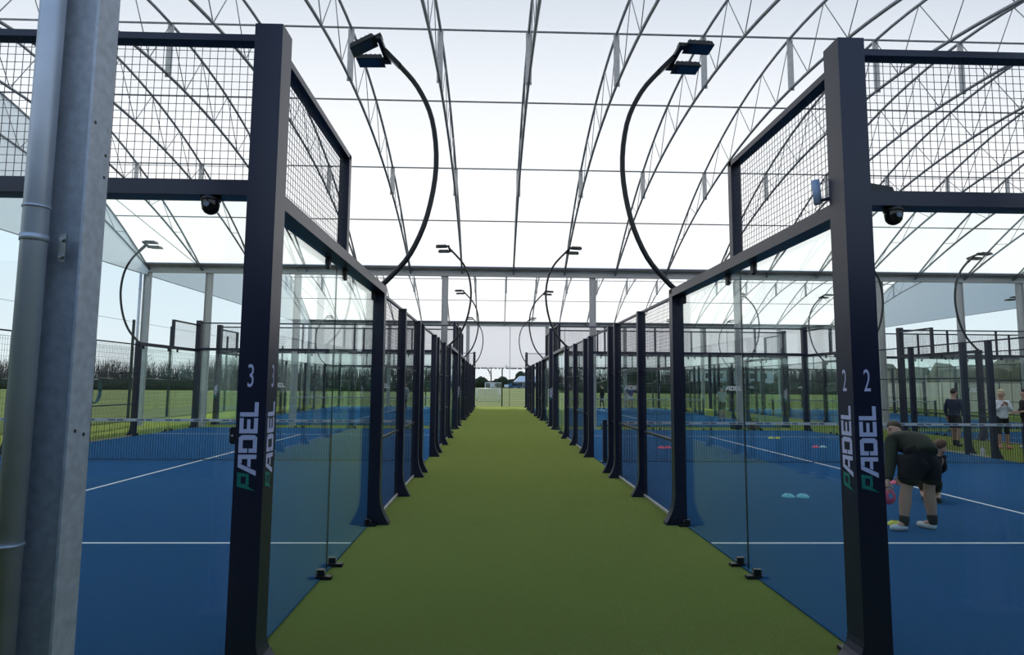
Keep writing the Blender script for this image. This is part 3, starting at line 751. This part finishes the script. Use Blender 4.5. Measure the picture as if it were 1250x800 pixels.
# person kneeling beyond him
CR = dict(pelvis=(0,0,.26), waist=(0,.03,.38), chest=(.02,.08,.56), neck=(.10,.10,.67), head=(.15,.11,.79),
          hipL=(-.06,.02,.24), kneeL=(-.06,.34,.10), ankleL=(-.08,-.06,.07), ballL=(-.08,-.16,.045), hipR=(.08,.02,.24), kneeR=(.09,.34,.10), ankleR=(.08,-.06,.07), ballR=(.08,-.16,.045),
          shL=(-.13,.08,.62), elL=(-.16,.22,.46), wrL=(-.06,.36,.40), shR=(.17,.08,.62), elR=(.19,.22,.46), wrR=(.08,.36,.40))
person('auburn-haired person in black kneeling beyond the bending man', CR, [('top','blackcloth',.95), ('bottom','blackcloth',1.6,.05)], MT['hair_red'], (.75,.6,-.2), (6.70,9.3,.012), -.55, 1., 'blackcloth')
person('person in navy sweatshirt, black shorts and black socks walking in the second walkway', standing('down', .12), [('top','navycloth',.95), ('bottom','blackcloth',.9,.105)], MT['hair_dark'], (0,1,0), (13.75,17.9,0), -1.1, .97, 'blackcloth', 'sock')
person('blonde woman in white jumper and black leggings holding her hands at her chin', standing('chin'), [('top','whitecloth',.92), ('bottom','blackcloth',1.9,.042)], MT['hair_blonde'], (.25,1,-.1), (14.66,17.27,0), PI*.9, .96, 'pinkshoe')
person('dark-haired person in black at the right edge beside the blonde woman', standing('front'), [('top','blackcloth',.6), ('bottom','blackcloth',1.9,.045)], MT['hair_dark'], (0,1,0), (15.42,17.3,0), 1.3, .97, 'whiteshoe', None, .15)
person('man in pale grey shirt and dark shorts seen from behind in the far right court', standing('front'), [('top','greycloth',0), ('bottom','navycloth',.85,.10)], MT['hair_dark'], (0,1,0), (11.08,29.4,.012), .1, 1., 'blackcloth')
person('player in blue shirt and white shorts at the back of the far right court', standing('hips'), [('top','bluecloth',0), ('bottom','whitecloth',.8,.10)], MT['hair_dark'], (0,1,0), (9.95,44.3,.012), PI, 1.02, 'blackcloth')
person('player in dark clothes beside a far column in the far right court', standing('down', .1), [('top','blackcloth',.9), ('bottom','navycloth',1.8,.06)], MT['hair_dark'], (0,1,0), (7.75,43.6,.012), .9, 1., 'blackcloth')
person('player in grey top and dark trousers far in the left court behind mesh', standing('down', .08), [('top','greycloth',.9), ('bottom','navycloth',1.8,.06)], MT['hair_red'], (0,1,0), (-5.55,38.5,.012), 2.4, 1., 'blackcloth')

# bottle and bags
root = empty('water_bottle', (12.52, 15.42, .0), label='small white bottle standing at the foot of a court 2 post', cat='bottle')
MB().lathe([(0,0),(.045,0),(.048,.01),(.048,.17),(.03,.2),(.022,.21)], n=14).build('bottle', MT['white'], root)
MB().lathe([(.025,.205),(.025,.235),(0,.237)], n=12).build('cap', MT['light_strip'], root)
def bag(x, y, w, d, h, mt, label):
    root = empty('sports_bag', (x, y, 0), label=label, cat='bag')
    rings = []
    for z, f in ((0,.9),(.05,1),(h*.6,1),(h*.9,.8),(h,.5)):
        rings.append([(w/2*f*math.cos(a), d/2*f*math.sin(a), z) for a in [2*PI*k/12 for k in range(12)]])
    MB().loft(rings, smooth=True).build('bag_body', mt, root)
    MB().tube([(-w*.25,0,h*.9),(-w*.2,0,h+.1),(w*.2,0,h+.1),(w*.25,0,h*.9)], .014, 6).build('handle', MT['bag_dark'], root)
bag(9.72, 24.35, .5, .3, .3, MT['bag_dark'], 'dark sports bag on the turf left of the column between the courts')
bag(10.45, 24.35, .55, .32, .34, MT['bag_brown'], 'brown sports bag on the turf right of the column between the courts')

# ------------------------------------------------------------------ perimeter fences
def fence(name_label, p0, p1, step, h, hm, skip=None):
    root = empty('perimeter_fence', (p0[0], p0[1], -.04), label=name_label, cat='fence')
    d = Vector((p1[0]-p0[0], p1[1]-p0[1], 0)); L = d.length; u = d.normalized(); n = int(L/step)
    for i in range(n+1):
        p = u*(L*i/n); MB().box((p.x-.045,p.y-.045,0),(p.x+.045,p.y+.045,h)).build('post', MT['fence_green'], root)
    m = MB(); k = int(L/.11)
    for i in range(k): p = u*(L*i/k); m.wire(p, p+Vector((0,0,hm)), .006)
    for i in range(int(hm/.2)+1): m.wire(Vector((0,.0,i*.2)), u*L+Vector((0,0,i*.2)), .007)
    o = m.build('fence_mesh', MT['fence_green'], root); tag(o, kind='stuff')
    for z in (h-.1, hm): MB().wire((0,0,z), u*L+Vector((0,0,z)), .012).build('top_wire', MT['fence_green'], root)
    return root
fence('tall dark green wire fence along the grass field on the left side', (-16.6, 2), (-16.6, 48), 3.07, 4.6, 3.3)
fence('tall dark wire fence behind the far end of the walkway', (-17.38, 48.2), (30.62, 48.2), 3.0, 4.4, 3.2)
# coiled hose on the left fence
root = empty('coiled_hose', (-16.45, 25.6, .9), label='blue-grey coiled hose hanging on the left fence', cat='hose')
for k in range(4):
    MB().tube([(.02*k, (.30+.02*k)*math.cos(a), .42+(.48)*math.sin(a)) for a in [2*PI*i/20 for i in range(21)]], .028, 6).build('coil', MT['hose'], root)
MB().box((-.1,-.03,.75),(.1,.03,.83)).build('hook', MT['fence_green'], root)

# ------------------------------------------------------------------ beyond the fences
def goal(x, y, w, h, dpt, label):
    root = empty('football_goal', (x, y, -.04), label=label, cat='goal')
    for s in (-1, 1):
        MB().tube([(s*w/2,0,0),(s*w/2,0,h)], .05, 8).build('upright', MT['white'], root)
        MB().tube([(s*w/2,0,h),(s*w/2,dpt*.4,h),(s*w/2,dpt,0)], .03, 6).build('stay', MT['white'], root)
    MB().tube([(-w/2,0,h),(w/2,0,h)], .05, 8).build('crossbar', MT['white'], root)
    m = MB(); n = 14
    for i in range(n+1):
        x = -w/2+w*i/n; m.wire((x,dpt*.4,h),(x,dpt,0), .035)
    for i in range(9):
        t = i/8; m.wire((-w/2,dpt*(.4+.6*t),h*(1-t)),(w/2,dpt*(.4+.6*t),h*(1-t)), .02)
    tag(m.build('goal_net', MT['white'], root), kind='stuff')
goal(-.6, 62, 2.3, 1.25, 1.0, 'small white football goal on the grass beyond the walkway end')
goal(-.1, 95, 2.6, 1.9, 1.4, 'second white football goal farther off behind the small one')
def car(x, y, rz, mt, label, h=1.5, L=4.2, van=False):
    root = empty('van' if van else 'car', (x, y, -.04), rz, label, 'vehicle')
    prof = [(-L/2,.35),(-L/2,.85),(-L/2+.1,h) if van else (-L/2+.5,.95),(-L/2+.3,h) if van else (-L/2+.95,h),(L/2-1.5,h),(L/2-.95,.95),(L/2-.1,.85),(L/2,.6),(L/2,.35)]
    MB().loft([[(px, yy, pz) for px, pz in prof] for yy in (-.85,.85)]).build('body', mt, root)
    MB().box((-L/2+1.0,-.87,1.0),(L/2-1.4,.87,h-.15)).build('windows', MT['carglass'], root)
    for sx in (-1, 1):
        for sy in (-1, 1): MB().tube([(sx*L*.3, sy*.78,.33),(sx*L*.3, sy*.92,.33)], .33, 12).build('wheel', MT['tyre'], root)
car(4.9, 240, 1.5, MT['whitecar'], 'white car parked far away beside the blue one', 1.45)
car(8.3, 242, .1, MT['bluecar'], 'blue van parked far away below the trees', 2.0, 4.8, True)
car(-.4, 240, 1.35, MT['whitecar'], 'white van parked far away behind the football goals', 1.9, 4.6, True)
car(13.8, 246, -.1, MT['bluecar'], 'blue car parked far away at the right end of the row', 1.5)
root = empty('distant_building', (14.0, 262, -.04), label='low grey building with a pale pitched roof among the far trees', cat='building')
MB().box((-5,0,0),(9,8,2.6)).build('wall', MT['wallgrey'], root)
MB().loft([[(-5.5,-.5,2.6),(9.5,-.5,2.6),(9.5,8.5,2.6),(-5.5,8.5,2.6)],[(-3,3.5,5.2),(7,3.5,5.2),(7,4.5,5.2),(-3,4.5,5.2)]]).build('roof', MT['roofwhite'], root)
for x in (-3.5,-.5,2.5,5.5): MB().box((x,-.04,.9),(x+1.4,.02,2.1)).build('window', MT['carglass'], root)
root = empty('distant_building', (48, 140, -.04), label='white two storey building far behind the right courts', cat='building')
MB().box((0,0,0),(17,8,5.2)).build('wall', MT['white'], root)
MB().box((-.5,-.5,5.2),(17.5,8.5,5.7)).build('roof', MT['wallgrey'], root)
for z in (1.0, 3.4):
    for x in range(6): MB().box((1+2.6*x,-.04,z),(2.4+2.6*x,.02,z+1.2)).build('window', MT['carglass'], root)
# cream panels along the right edge
root = empty('panel_screen', (30.2, 0, -.04), label='row of cream panels behind the right-hand courts', cat='screen')
for k in range(22): MB().box((0,14+1.55*k,.25),(.05,15.45+1.55*k,2.1)).build('panel', MT['cream'], root)
for k in range(23): MB().box((.05,13.93+1.55*k,0),(.13,14.01+1.55*k,2.3)).build('post', MT['wallgrey'], root)

# bare winter trees
def bare_tree(seed, h):
    random.seed(seed); m = MB()
    def grow(p, d, l, r, lev):
        q = p + d*l; m.tube([p, q], [r, r*.62], 4 if lev else 6, caps=False)
        if lev >= 4: return
        for i in range(3 if lev < 3 else 4):
            a = Vector((random.uniform(-1,1), random.uniform(-1,1), random.uniform(-.1,.9)))
            nd = (d*.75 + a*.75).normalized(); grow(p + d*l*random.uniform(.55,1), nd, l*random.uniform(.58,.78), max(.022, r*.5), lev+1)
    grow(Vector((0,0,0)), Vector((0,0,1)), h*.30, h*.020, 0)
    return m.mesh('branches', MT['bark'])
tm = [bare_tree(s, 11) for s in (3, 5, 9, 14)]
def place_tree(x, y, k, s, label):
    o = bpy.data.objects.new('bare_tree', tm[k % 4]); col.objects.link(o); o.location = (x, y, -.04); o.scale = (s, s, s*random.uniform(.9,1.1))
    o.rotation_euler = (0,0,random.uniform(0,6.28)); tag(o, label, 'tree', 'bare trees beyond the field')
random.seed(21)
NTH = ORD[1:] + ['fourteenth', 'fifteenth', 'sixteenth', 'seventeenth', 'eighteenth', 'nineteenth', 'twentieth']
for k in range(18):
    place_tree(-20-6.6*k+random.uniform(-1.2,1.2), 150+random.uniform(-2,3), k, random.uniform(.75,1.0), f'leafless tree, {NTH[k]} left of the walkway in the distant row across the field')
for k in range(8):
    place_tree(34+9*k+random.uniform(-1.5,1.5), 165+random.uniform(-2,2), k, random.uniform(.8,1.05), f'leafless tree, {NTH[k]} in the distant row behind the right-hand courts')
place_tree(-1.5, 300, 2, 1.9, 'tall leafless tree seen through the far curtain above the football goals')
# dense evergreens and a hedge
def blob(r, h, seed):
    random.seed(seed); bm = bmesh.new(); bmesh.ops.create_icosphere(bm, subdivisions=3, radius=1)
    for v in bm.verts:
        n = 1 + .16*math.sin(5*v.co.x+seed)*math.sin(6*v.co.y+2*seed)*math.sin(5*v.co.z) + random.uniform(-.09,.09)
        v.co = Vector((v.co.x*r*n, v.co.y*r*n, h*.55 + v.co.z*h*.46*n))
    me = bpy.data.meshes.new('foliage'); bm.to_mesh(me); bm.free(); me.materials.append(MT['ever']); return me
bl = [blob(3.0, 6, s) for s in (1, 2, 3)]
def evergreen(x, y, s, k, label):
    root = empty('evergreen_tree', (x, y, -.04), random.uniform(0,6), label, 'tree', 'evergreens at the far side of the field'); root.scale = (s, s, s)
    o = bpy.data.objects.new('foliage', bl[k % 3]); col.objects.link(o); o.parent = root
    MB().tube([(0,0,0),(0,0,1.5)], [.25,.2], 8).build('trunk', MT['bark'], root)
evergreen(3.6, 268, .82, 0, 'dark rounded evergreen behind the fence posts at the walkway end')
evergreen(13, 285, 1.25, 1, 'dark evergreen above the pale roof of the far building')
evergreen(27, 255, 1.6, 2, 'large dark evergreen right of the far building')
evergreen(-5.5, 265, .8, 1, 'low dark evergreen left of the walkway end above the goals')
evergreen(-13, 262, .9, 0, 'dark evergreen far left of the walkway end')
evergreen(36, 150, 1.3, 0, 'dark evergreen far right behind the right court')
def hedge(x0, y0, x1, y1, h, label):
    random.seed(4); m = MB(); n = 60; rings = []
    d = Vector((x1-x0, y1-y0, 0)); p = d.normalized().cross(Vector((0,0,1)))
    for i in range(n+1):
        c = Vector((x0,y0,-.04)) + d*(i/n); k = random.uniform(.75,1.1)
        rings.append([c-p*1.4, c-p*1.3+Vector((0,0,h*.6*k)), c-p*.6+Vector((0,0,h*k)), c+p*.6+Vector((0,0,h*k*.97)), c+p*1.4])
    m.loft(rings, smooth=True); return tag(m.build('hedge', MT['hedge']), label, 'hedge')
hedge(-190, 122, -7, 128, 2.3, 'long dark hedge along the far side of the field on the left')
hedge(17, 132, 90, 128, 2.6, 'long dark hedge along the far side of the field on the right')
hedge(-14, 275, 44, 275, 3.8, 'low dark hedge behind the parked vehicles at the end of the walkway')
hedge(34, 5, 36, 60, 3.6, 'tall dark hedge behind the cream panels on the right')

# the far wood behind the row: bare twigs and undergrowth nobody could count
random.seed(33); m = MB()
for k in range(13000):
    x = random.uniform(-240, 150); y = 182 + random.uniform(-4, 6) - .02*abs(x); hh = random.uniform(5.0, 10.5)*(.8+.2*math.sin(x*.11)*math.sin(x*.037+1))
    if -9 < x < 17: continue
    lean = random.uniform(-.9, .9); r = random.uniform(.05, .13)
    p = Vector((x, y, -.04)); q = p + Vector((lean*.4, 0, hh*.6)); t = q + Vector((lean, 0, hh*.4))
    m.tube([p, q, t], [r, r*.7, r*.2], 3, caps=False)
tag(m.build('treeline', MT['bark']), 'hazy bare wood along the horizon', kind='stuff')
